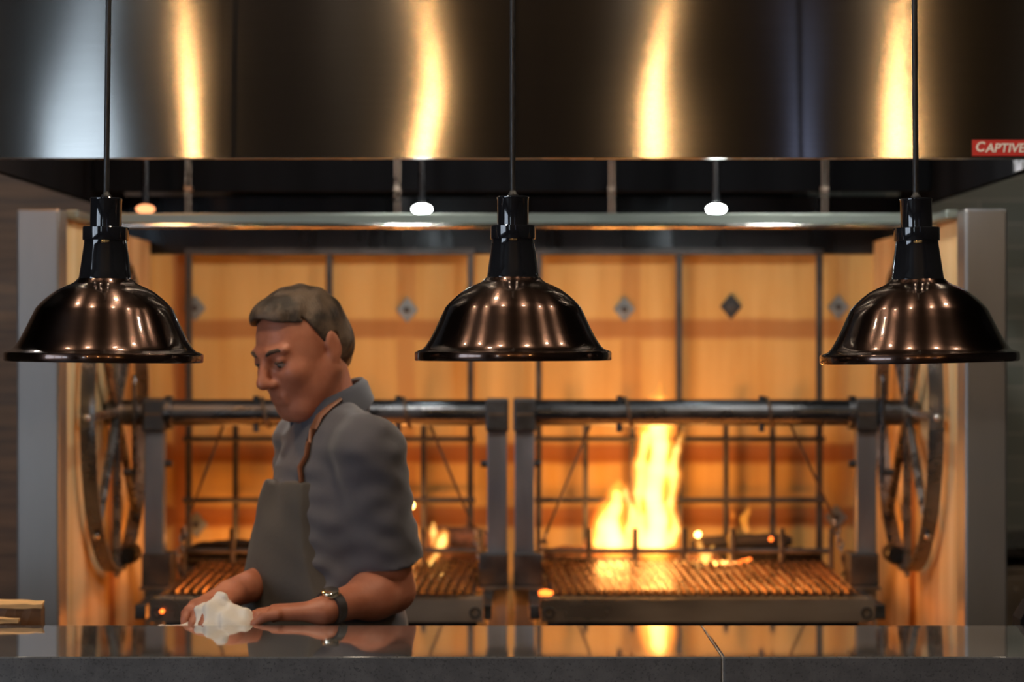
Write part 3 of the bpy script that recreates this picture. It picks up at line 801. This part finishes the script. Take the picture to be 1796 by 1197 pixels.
# ================================================================== PENDANT LAMPS
LY = 4.126; K = LY/F
prof = [(27.7,345),(27.7,397)]
def rz(lst, y0=632.0): return [(r*K, (y0-y)*K) for r, y in lst]
def lamp(px, pyb, topx, label, first=None):
    base = P(px, pyb, LY); base.z = PZ(pyb, LY)
    top = P(topx, pyb-287, LY)
    t = thing('pendant_lamp', label, 'pendant lamp', base, 'bronze pendant lamps over the counter')
    ax = (top-base).normalized(); q = Vector((0,0,1)).rotation_difference(ax).to_matrix().to_4x4()
    mt = Matrix.Translation(base) @ q
    outer = rz([(47.5,487),(52,492),(58,496),(70,501),(84,508),(98,518.5),(109,528.5),(117,537),(119.5,540.5),(127,556),(134,571),(141,585),(147,596),(151.5,603),(155,608),(160,612.5),(166,614.5),(169.5,616)])
    rimo = rz([(169.5,616),(171.5,618),(172,621),(172,630),(171,632),(166,632)])
    inner = rz([(166,632),(160,617),(150,608),(143,597),(130,571),(114,540),(95,520),(70,505),(45,497),(30,492)])
    sh = obj('shade', lathe(B(), outer+[(inner[-1][0]+.0, outer[0][1])][:0]+rimo[1:]+inner[1:]+[outer[0]], 96, mt), M['shade'], t, smooth=True)
    bm = lathe(B(), rz([(168,615.5),(171.8,616.8),(173,619),(173,630.5),(171.5,632.6),(166.5,632.6)][:]), 96, mt)
    obj('rim', bm, M['shade'], sh, smooth=True)
    neck = rz([(0,414),(37.0,414),(37.4,424),(37.8,428),(41,452),(43.5,470),(45,482),(46.5,488),(46,493),(20,496),(0,496)])
    obj('neck', lathe(B(), neck, 64, mt), M['lamp_neck'], t, smooth=True)
    obj('neck_collar', lathe(B(), rz([(0,396),(39,396),(40,397),(40,418),(39.4,419.5),(37.0,420),(0,420)]), 64, mt), M['lamp_neck'], t, smooth=True)
    obj('socket_sleeve', lathe(B(), rz([(0,344.5),(26.5,344.5),(28,346),(28,349),(27.4,350),(27.4,396),(0,396)]), 64, mt), M['lamp_neck'], t, smooth=True)
    obj('strain_relief', lathe(B(), rz([(0,334),(5.2,334),(6.5,338),(9,341),(9,345),(0,345)]), 24, mt), M['cord'], t, smooth=True)
    obj('bulb', lathe(B(), rz([(0,600),(14,598),(24,590),(29,576),(27,560),(18,540),(14,515),(14,490),(0,490)]), 32, mt), M['bulb_off'], t, smooth=True)
    return t, mt
for px, pyb, tx, ctop, lab in ((182.8,634.5,186.2,(190.5,0),'bronze dome pendant lamp on black cord, left of the man'),
                               (900,632,899.5,(899,0),'middle bronze dome pendant lamp, in front of the twin posts'),
                               (1612.3,635.5,1606.5,(1603.8,0),'bronze dome pendant lamp in front of the right hand wheel')):
    t, mt = lamp(px, pyb, tx, lab)
    b = P(tx-.2, pyb-290, LY); a = P(ctop[0], ctop[1], LY)
    d = (a-b)/(a.z-b.z); top = b+d*(3.3-b.z)
    obj('cord', tube(B(), [b, b.lerp(top, .3), b.lerp(top, .7), top], .0052, 12), M['cord'], t, smooth=True)
    obj('ceiling_rose', lathe(B(), [(0,0),(.055,0),(.05,-.02),(.01,-.03),(0,-.03)], 32, Matrix.Translation(top)), M['lamp_neck'], t, smooth=True)

# dining-side bulbs (mirrored in the hood face) and counter downlights
M['warm_bulb'] = emit('warm_bulb', (1.0,.56,.21), 1000.0)
BY, BZ = -1.5, 2.60
k = 1+(hy-BY)/hy
for px, lab in ((336,'leftmost'), (732,'second'), (1164,'third'), (1582,'rightmost')):
    x = PX(px,hy)*k
    t = thing('bulb_pendant', 'bare warm bulb over the bar, mirrored as the %s hood stripe' % lab, 'pendant lamp', (x,BY,BZ), 'bare bulbs over the dining bar')
    obj('bulb', ball(B(), (x,BY,BZ), .026, (1,1,1.15), 24), M['warm_bulb'], t, smooth=True)
    obj('socket', cyl(B(), (x,BY,BZ+.04), (x,BY,BZ+.11), .02, 16), M['cord'], t, smooth=True)
    obj('cord', cyl(B(), (x,BY,BZ+.11), (x,BY,3.3), .004, 8), M['cord'], t, smooth=True)
M['down_lens'] = emit('downlight_lens', (1.0,.82,.60), 620.0)
for x, y, lab in ((-1.05,3.62,'far left, over the counter'), (-.34,3.62,'left of centre, over the counter'), (.36,3.62,'right of centre, over the counter'), (1.06,3.62,'far right, over the counter'),
                  (-1.5,4.1,'left, just before the hood'), (-.45,4.3,'middle, above the man'), (1.5,4.1,'right, just before the hood')):
    t = thing('downlight_or_fill', 'small recessed warm ceiling downlight %s' % lab, 'downlight', (x,y,3.3), 'downlights over the counter')
    obj('trim_ring', lathe(B(), [(.035,3.3),(.06,3.3),(.058,3.292),(.036,3.290),(.035,3.3)], 32, Matrix.Translation((x,y,0))), M['bright_steel'], t, smooth=True)
    obj('lens', cyl(B(), (x,y,3.2925), (x,y,3.2995), .034, 24), M['down_lens'], t)
M['wall_fill_lens'] = emit('wall_fill_lens', (1.0,.93,.84), 260.0)  # unseen fill lights, added to brighten the dark back walls
for x, lab in ((-1.9,'left'), (1.75,'right')):
    t = thing('downlight_or_fill', 'added unseen white fill light above the back wall %s of the hearth' % lab, 'downlight', (x,6.5,3.3), 'added fill lights along the back wall')
    obj('trim_ring', lathe(B(), [(.045,3.3),(.07,3.3),(.068,3.292),(.046,3.290),(.045,3.3)], 32, Matrix.Translation((x,6.5,0))), M['bright_steel'], t, smooth=True)
    obj('lens', cyl(B(), (x,6.5,3.2925), (x,6.5,3.2995), .044, 24), M['wall_fill_lens'], t)
# ================================================================== PERSON
def skin_mat(org, H, fwd, left, up):
    m, nt, p, out = nodes('skin')
    v = coords(nt)
    def spot(pt, r0, r1):
        d = nt.nodes.new('ShaderNodeVectorMath'); d.operation = 'DISTANCE'
        nt.links.new(v, d.inputs[0]); d.inputs[1].default_value = pt-org
        return mrange(nt, d.outputs['Value'], r0, r1, 1, 0)
    f = mrange(nt, noise(nt, v, 28), .3, .7)
    c = mixc(nt, f, (.40,.135,.072), (.47,.175,.10))
    L = lambda a, b, c_: H+fwd*a+left*b+up*c_
    for pt, r0, r1, col, amt in ((L(.100,.012,-.073), .006, .020, (.33,.085,.070), .8), (L(.100,-.012,-.073), .006, .020, (.33,.085,.070), .8),
                                 (L(.07,.045,-.035), .01, .04, (.55,.17,.12), .5), (L(-.01,.08,-.005), .01, .04, (.55,.15,.11), .6),
                                 (L(.115,0,-.035), .008, .025, (.55,.18,.13), .4)):
        c = mixc(nt, math_(nt, 'MULTIPLY', spot(pt, r0, r1), amt), c, col)
    nt.links.new(c, p.inputs['Base Color']); p.inputs['Roughness'].default_value = .5
    p.inputs['Subsurface Weight'].default_value = .15; p.inputs['Subsurface Radius'].default_value = (.012,.005,.003)
    bump(nt, p, noise(nt, v, 160, 3), .15, .002)
    return m
SIZE = 1.08                      # build of the man against the draft figure
DRAFT = Vector((-.345,4.41,1.25)); STAND = Vector((-.3726,4.763,1.224))
def seat(o):                     # put a finished piece of the figure at its size and place (hips up; legs reach the floor)
    org = wpos(o)
    for v in o.data.vertices:
        p = v.co+org; q = STAND+(p-DRAFT)*SIZE
        if p.z < .85: q.z = p.z/.85*(STAND.z+(.85-DRAFT.z)*SIZE)
        v.co = q-org
def person():
    V = Vector
    root = V((-.345,4.41,0))
    H = V((-.400,4.375,1.560))
    yaw, pit = math.radians(43), math.radians(17)
    fh = V((-math.cos(yaw),-math.sin(yaw),0)); left = V((math.sin(yaw),-math.cos(yaw),0))
    fwd = fh*math.cos(pit)-V((0,0,1))*math.sin(pit); up = fh*math.sin(pit)+V((0,0,1))*math.cos(pit)
    roll = math.radians(4)
    left, up = left*math.cos(roll)+up*math.sin(roll), up*math.cos(roll)-left*math.sin(roll)
    R = [list(fwd), list(left), list(up)]
    L = lambda a, b, c: H+fwd*a+left*b+up*c
    ty = math.radians(25); tf = V((-math.cos(ty),-math.sin(ty),0)); tl = V((math.sin(ty),-math.cos(ty),0)); TU = V((0,0,1))
    RT = [list(tf), list(tl), [0,0,1]]
    N0 = V((-.345,4.405,1.43)); N1 = L(-.022,0,-.06)
    SL = V((-.262,4.225,1.372)); SR = V((-.412,4.575,1.372))
    EL = V((-.226,4.285,1.105)); WL = V((-.345,4.125,1.083)); ER = V((-.43,4.53,1.115)); WR = V((-.522,4.215,1.105))
    CH = V((-.345,4.405,1.255)); BE = V((-.362,4.40,1.07)); PE = V((-.348,4.41,.93))
    hipL, hipR = PE+tl*.09-TU*.02, PE-tl*.09-TU*.02
    kL, kR = hipL+tf*.02-TU*.42, hipR+tf*.05-TU*.42
    aL, aR = V((hipL.x+.01,hipL.y,.085)), V((hipR.x-.02,hipR.y,.085))
    def torso(f, off=0.):
        f.ell(CH, (.102,.168,.172), RT, .05, off); f.ell(BE, (.128,.155,.20), RT, .08, off); f.ell(PE, (.122,.172,.15), RT, .08, off)
        f.cap(V(N0)-TU*.022, SL+tl*(-.01), .046, .048, .04, off); f.cap(V(N0)-TU*.022, SR, .046, .048, .04, off)
        return f
    # ---- body (skin), one surface
    f = Field((-.68,3.99,-.005), (-.06,4.78,1.72), .0045)
    torso(f)
    f.cap(V(N0)-TU*.03, N1, .058, .053, .03)
    for S, E, W in ((SL, EL, WL), (SR, ER, WR)):
        f.cap(S, E, .055, .043, .035); f.cap(E, W, .043, .026, .012)
        mid = E.lerp(W, .28); f.ell(mid, (.043,.043,.043), None, .03)
    for hp, kn, an in ((hipL, kL, aL), (hipR, kR, aR)):
        f.cap(hp, kn, .085, .058, .05); f.cap(kn, an, .055, .038, .03); f.cap(an-TU*.035, an-TU*.045+tf*.15, .040, .034, .03)
    # hands
    def hand(W, d, side, curl, kn, thumb_dir):
        d = d.normalized(); s = side.normalized(); n = s.cross(d).normalized()
        if n.z < 0: n = -n
        pal = W+d*.085
        for j in (-1, 0, 1): f.cap(W+s*(.010*j), pal+s*(.022*j), .015, .0135, .014)
        ln = (.030,.036,.033,.024)
        for j in range(4):
            o = s*(-.033+.022*j); a = pal+o-d*.004; b = a+d*ln[j]*1.05-n*.004; c = b+d*ln[j]*.55-n*ln[j]*.55*curl; e = c+d*ln[j]*.15-n*ln[j]*.6*curl
            f.cap(a, b, .0100, .0092, .004); f.cap(b, c, .0092, .0085, .004); f.cap(c, e, .0085, .0075, .004)
        a = W+d*.030+s*thumb_dir*.020; b = a+d*.028+s*thumb_dir*.026-n*.008; c = b+d*.030+s*thumb_dir*.004-n*.008
        f.cap(a, b, .0125, .0105, .010); f.cap(b, c, .0105, .0085, .004)
    hand(WL, V((-1,-.10,-.02)), V((0.1,-1,0)), .8, None, -1)
    hand(WR, V((-.35,-1,-.18)), V((-1,.35,0)), .8, None, 1)
    # head
    f.ell(L(-.004,0,.032), (.090,.075,.084), R, .03)
    f.ell(L(.030,0,-.020), (.066,.064,.080), R, .03)
    f.ell(L(.028,0,-.062), (.060,.056,.052), R, .03)
    f.cap(L(.062,-.012,-.105), L(.062,.012,-.105), .021, .021, .025)
    for s_ in (-1, 1):
        f.cap(L(-.005,s_*.060,-.045), L(.052,s_*.026,-.098), .020, .018, .025)          # jaw line
        f.ell(L(.066,s_*.040,-.030), (.022,.022,.020), R, .02)                         # cheek
        f.ell(L(.098,s_*.031,-.001), (.022,.020,.0145), R, .010, op='s')                # eye socket
        f.cap(L(.093,s_*.014,.016), L(.080,s_*.048,.018), .0085, .007, .012)           # brow ridge
        f.ell(L(.081,s_*.031,.0005), (.0145,.0165,.0115), R, .004)                     # lids
        f.ell(L(.101,s_*.012,-.043), (.011,.0085,.0075), R, .006)                      # nostril wing
        f.ell(L(-.012,s_*.078,-.004), (.017,.007,.030), R, .006); f.ell(L(-.004,s_*.074,-.026), (.010,.007,.012), R, .008)
        f.ell(L(-.008,s_*.088,.0), (.008,.005,.015), R, .004, op='s')
    f.cap(L(.090,0,.012), L(.117,0,-.034), .0085, .0105, .012)                         # nose
    f.ell(L(.114,0,-.038), (.012,.011,.010), R, .008)
    f.cap(L(.089,-.017,-.070), L(.089,.017,-.070), .0065, .0065, .008); f.cap(L(.087,-.015,-.080), L(.087,.015,-.080), .0072, .0072, .008)
    f.cap(L(.0975,-.020,-.0748), L(.0975,.020,-.0748), .0034, .0034, .002, op='s')        # mouth line
    t = thing('person', 'man in grey short sleeved shirt and apron wiping, looking down', 'person', root)
    M['skin'] = skin_mat(root, H, fwd, left, up)
    link('body', f.mesh('body'), M['skin'], t)
    # ---- hair
    f = Field(H-V((.16,.16,.14)), H+V((.16,.16,.19)), .0035)
    f.ell(L(-.005,0,.032), (.096,.081,.090), R, 0); f.ell(L(.035,0,.082), (.056,.058,.030), R, .02); f.ell(L(-.055,0,-.012), (.042,.058,.055), R, .03)
    x, y, z = f.grid(); q = [(x-H[0])*R[i][0]+(y-H[1])*R[i][1]+(z-H[2])*R[i][2] for i in range(3)]
    line = np.where(q[0] > .035, .072+.25*(q[0]-.035)-.25*np.abs(q[1]), np.where(q[0] > -.005, -.012+(q[0]+.005)*2.1, np.where(q[0] > -.03, .018+.0*q[0], -.062)))
    f.cut(line-q[2])
    f.v += (.0016*np.sin(260*q[1]+40*q[0]+60*q[2])*np.sin(90*q[0]+30)+.0022*np.sin(95*q[1]-70*q[0])*np.sin(60*q[2]+50*q[0])).astype(np.float32)
    hm, nt, p, out = nodes('hair')
    tc = nt.nodes.new('ShaderNodeTexCoord'); v = tc.outputs['Object']
    fcol = mrange(nt, noise(nt, v, 22, 3), .35, .65)
    c = mixc(nt, fcol, (.030,.019,.012), (.13,.085,.055)); nt.links.new(c, p.inputs['Base Color']); p.inputs['Roughness'].default_value = .55
    bump(nt, p, noise(nt, coords(nt, (1,1,.25)), 260, 4), .6, .004)
    link('hair', f.mesh('hair'), hm, t)
    for s_ in (-1, 1):
        bm = tube(B(), [L(.0995,s_*.014,.014), L(.0985,s_*.026,.019), L(.090,s_*.040,.020), L(.080,s_*.050,.014)], [.003,.0042,.004,.0022], 8)
        obj('eyebrow', bm, M['brow'], t, smooth=True)
        e = obj('eye', ball(B(), L(.0810,s_*.031,-.0045), .0122, n=20), M['eye'], t, smooth=True)
        obj('iris', ball(B(), L(.0880,s_*.031,-.0098), .0055, n=12), M['iris'], e, smooth=True)
        obj('upper_lid', tube(B(), [L(.088,s_*.019,-.004), L(.0945,s_*.030,-.0035), L(.088,s_*.043,-.004)], [.0022,.0030,.0022], 8), M['brow'], t, smooth=True)
    # ---- shirt
    f = Field((-.60,4.05,.82), (-.06,4.78,1.52), .0045); off = .013
    torso(f, off)
    x, y, z = f.grid()
    f.cut((.855-z)+0*x+0*y)
    nk = Field(f.lo, f.lo+(f.n-1)*f.h, f.h); nk.v = nk.v[:f.n[0], :f.n[1], :f.n[2]]
    nk.cap(N0+V((0,0,.02))+fh*.01, N1, .064, .060, 0)
    f.cut(-nk.v[:f.n[0], :f.n[1], :f.n[2]])
    for S, E, en in ((SL, EL, .80), (SR, ER, .82)):
        g = Field(f.lo, f.lo+(f.n-1)*f.h, f.h)
        e2 = S.lerp(E, en+.25)
        g.cap(S, e2, .060, .067, 0)
        d = np.array((E-S).normalized()); hpt = np.array(S.lerp(E, en)); sl = tuple(slice(0, k_) for k_ in f.v.shape)
        gv = np.maximum(g.v[sl], ((x-hpt[0])*d[0]+(y-hpt[1])*d[1]+(z-hpt[2])*d[2]).astype(np.float32))
        k_ = .03; h = np.clip(.5+.5*(f.v-gv)/k_, 0, 1); f.v = (f.v+(gv-f.v)*h-k_*h*(1-h)).astype(np.float32)
    fold = (1.3+.6*np.sin(9*x+7*z+4*y))*(.0030*np.sin(62*(z+.55*x)+14*y)*np.sin(21*x+17*z+9*y)+.0024*np.sin(95*(x*.7-z*.8)+30*y)*np.sin(26*z+12*y)+.002*np.sin(140*z+40*x+25*y)*np.sin(30*x+20*y))
    f.v += fold.astype(np.float32)
    link('shirt', f.mesh('shirt'), M['shirt'], t); SH = f
    # ---- apron bib and skirt
    f = Field((-.62,4.10,.50), (-.10,4.76,1.36), .005)
    torso(f, .026); f.cap(hipL, kL, .11, .12, .08); f.cap(hipR, kR, .11, .12, .08)
    x, y, z = f.grid(); c0 = V((-.35,4.40,0))
    w = (x-c0.x)*tf.x+(y-c0.y)*tf.y; l_ = (x-c0.x)*tl.x+(y-c0.y)*tl.y
    half = np.clip(.10+(1.31-z)*.25, .09, .19)
    f.cut(np.maximum(np.maximum(np.abs(l_)-half, -(w-.02)), np.maximum(z-1.305+.0*x, .52-z)))
    f.v += (.0028*np.sin(55*l_+10*z)*np.sin(9*z+2)+.002*np.sin(60*z+35*l_)*np.sin(16*z)).astype(np.float32)
    link('apron', f.mesh('apron'), M['apron'], t)
    # straps and buttons lie on the shirt
    def snap(p, d, lift):
        p = V(p); d = V(d).normalized()
        for _ in range(200):
            i = [int(round((p[j]-SH.lo[j])/SH.h)) for j in range(3)]
            if not all(0 <= i[j] < SH.v.shape[j] for j in range(3)) or SH.v[i[0], i[1], i[2]] > -.001: break
            p += d*.002
        return p+d*lift
    pts = []
    for k_ in range(9):
        u = k_/8; dr = tf*math.cos(u*1.45)+TU*math.sin(u*1.45)
        pts.append(snap(CH+tl*(.085-.012*u)+TU*(.03+.05*u), dr, .004))
    obj('apron_strap', tube(B(), pts, .013, 8, flat=(1.,.4)), M['leather'], t, smooth=True)
    # collar
    axis = (N1-N0).normalized(); s1 = axis.cross(tl).normalized(); s1 = -s1 if s1.dot(tf) < 0 else s1; s2 = axis.cross(s1)
    bm = B(); rings = []; n = 40
    for i in range(n+1):
        a = math.radians(22+316*i/n); dr = s1*math.cos(a)+s2*math.sin(a)
        back = (1-math.cos(a))/2
        c0 = N0+axis*.002
        hgt = .030+.018*back; drop = .020+.030*(1-back)
        prof_ = [(.066,-.01),(.069,hgt),(.074,hgt+.004),(.082,hgt-.006),(.084+.012*(1-back),hgt-.02-drop),(.080+.012*(1-back),hgt-.022-drop),(.075,hgt-.018),(.071,-.012)]
        rings.append([bm.verts.new(c0+dr*r_+axis*z_) for r_, z_ in prof_])
    for i in range(n):
        for k_ in range(8): bm.faces.new((rings[i][k_], rings[i][(k_+1) % 8], rings[i+1][(k_+1) % 8], rings[i+1][k_]))
    bm.faces.new(rings[0][::-1]); bm.faces.new(rings[-1])
    obj('collar', bm, M['collar'], t, smooth=True)
    # wristwatch
    d = (EL-WL).normalized(); c = WL+d*.025; s, u = frame_of(d)
    wt = obj('wristwatch', tube(B(), [c-d*.010, c-d*.004, c+d*.004, c+d*.010], [.0325,.0335,.0335,.0325], 28), M['watch_strap'], t, smooth=True)
    cc = c+V((0,-.012,.0305)); nrm = V((-.05,-.35,1)).normalized()
    obj('watch_case', lathe(B(), [(0,-.004),(.017,-.004),(.0175,0),(.016,.004),(.014,.005),(0,.005)], 28, Matrix.Translation(cc) @ V((0,0,1)).rotation_difference(nrm).to_matrix().to_4x4()), M['watch_case'], wt, smooth=True)
    # trousers, shoes
    f = Field((-.62,4.1,.05), (-.06,4.75,1.0), .009)
    f.ell(PE, (.136,.186,.16), RT, .05)
    for hp, kn, an in ((hipL, kL, aL), (hipR, kR, aR)): f.cap(hp, kn, .097, .072, .05); f.cap(kn, an, .072, .062, .04)
    x, y, z = f.grid(); f.cut(np.maximum(z-.97, .07-z)+0*x+0*y)
    link('trousers', f.mesh('trousers'), M['trousers'], t)
    for an in (aL, aR):
        f = Field(an+V((-.28,-.2,-.09)), an+V((.14,.14,.06)), .006)
        f.cap(an-TU*.035-tf*.02, an-TU*.04+tf*.16, .052, .046, .02); f.cap(an-TU*.03, an+TU*.03, .055, .055, .02)
        x, y, z = f.grid(); f.cut((.0-z)+0*x+0*y); link('shoe', f.mesh('shoe'), M['shoe'], t)
person()
for o_ in [o for o in bpy.data.objects if o.type == 'MESH' and o.parent and (o.parent.name == 'person' or (o.parent.parent and o.parent.parent.name == 'person'))]: seat(o_)
# towel under the hands
def towel():
    f = Field((-.76,4.345,1.0), (-.42,4.56,1.115), .003)
    f.ell((-.575,4.452,1.030), (.046,.044,.034), None, .0); f.ell((-.548,4.425,1.022), (.046,.036,.022), None, .02)
    f.cap((-.575,4.455,1.045), (-.566,4.450,1.072), .024, .010, .02); f.cap((-.59,4.44,1.035), (-.612,4.43,1.052), .020, .008, .015)
    f.cap((-.54,4.43,1.03), (-.522,4.435,1.036), .02, .016, .015)
    f.ell((-.620,4.428,1.008), (.085,.05,.011), None, .015); f.ell((-.54,4.44,1.008), (.07,.055,.012), None, .015)
    x, y, z = f.grid()
    f.v += (.0036*np.sin(105*x+60*z)*np.sin(62*y+48*z)+.0026*np.sin(170*x-110*y+90*z)).astype(np.float32)
    f.cut((1.0038-z)+0*x+0*y)
    o = link('towel', f.mesh('towel'), M['towel'], None, (-.57,4.45,1.0038))
    tag(o, "crumpled white cloth under the man's hands behind the counter", 'towel')
towel()

# ================================================================== WORLD, CAMERA
w = bpy.data.worlds.new('World'); sc.world = w; w.use_nodes = True
w.node_tree.nodes['Background'].inputs[0].default_value = (.5,.6,.8,1); w.node_tree.nodes['Background'].inputs[1].default_value = .02
cam = bpy.data.cameras.new('camera'); co = bpy.data.objects.new('camera', cam); COL.objects.link(co)
co.location = (0,0,EYE); co.rotation_euler = (PI/2,0,0)
cam.sensor_width = 36; cam.lens = F/1796*36; cam.clip_start = .05
cam.dof.use_dof = True; cam.dof.focus_distance = 4.03; cam.dof.aperture_fstop = 3.2
sc.camera = co
sc.view_settings.view_transform = 'Standard'; sc.view_settings.look = 'None'
sc.view_settings.exposure = 0.0; sc.view_settings.gamma = 1
try: sc.view_settings.use_curve_mapping = False
except Exception: pass
sc.cycles.use_denoising = True
sc.cycles.max_bounces = 8
sc.cycles.sample_clamp_indirect = 6
sc.cycles.caustics_reflective = False
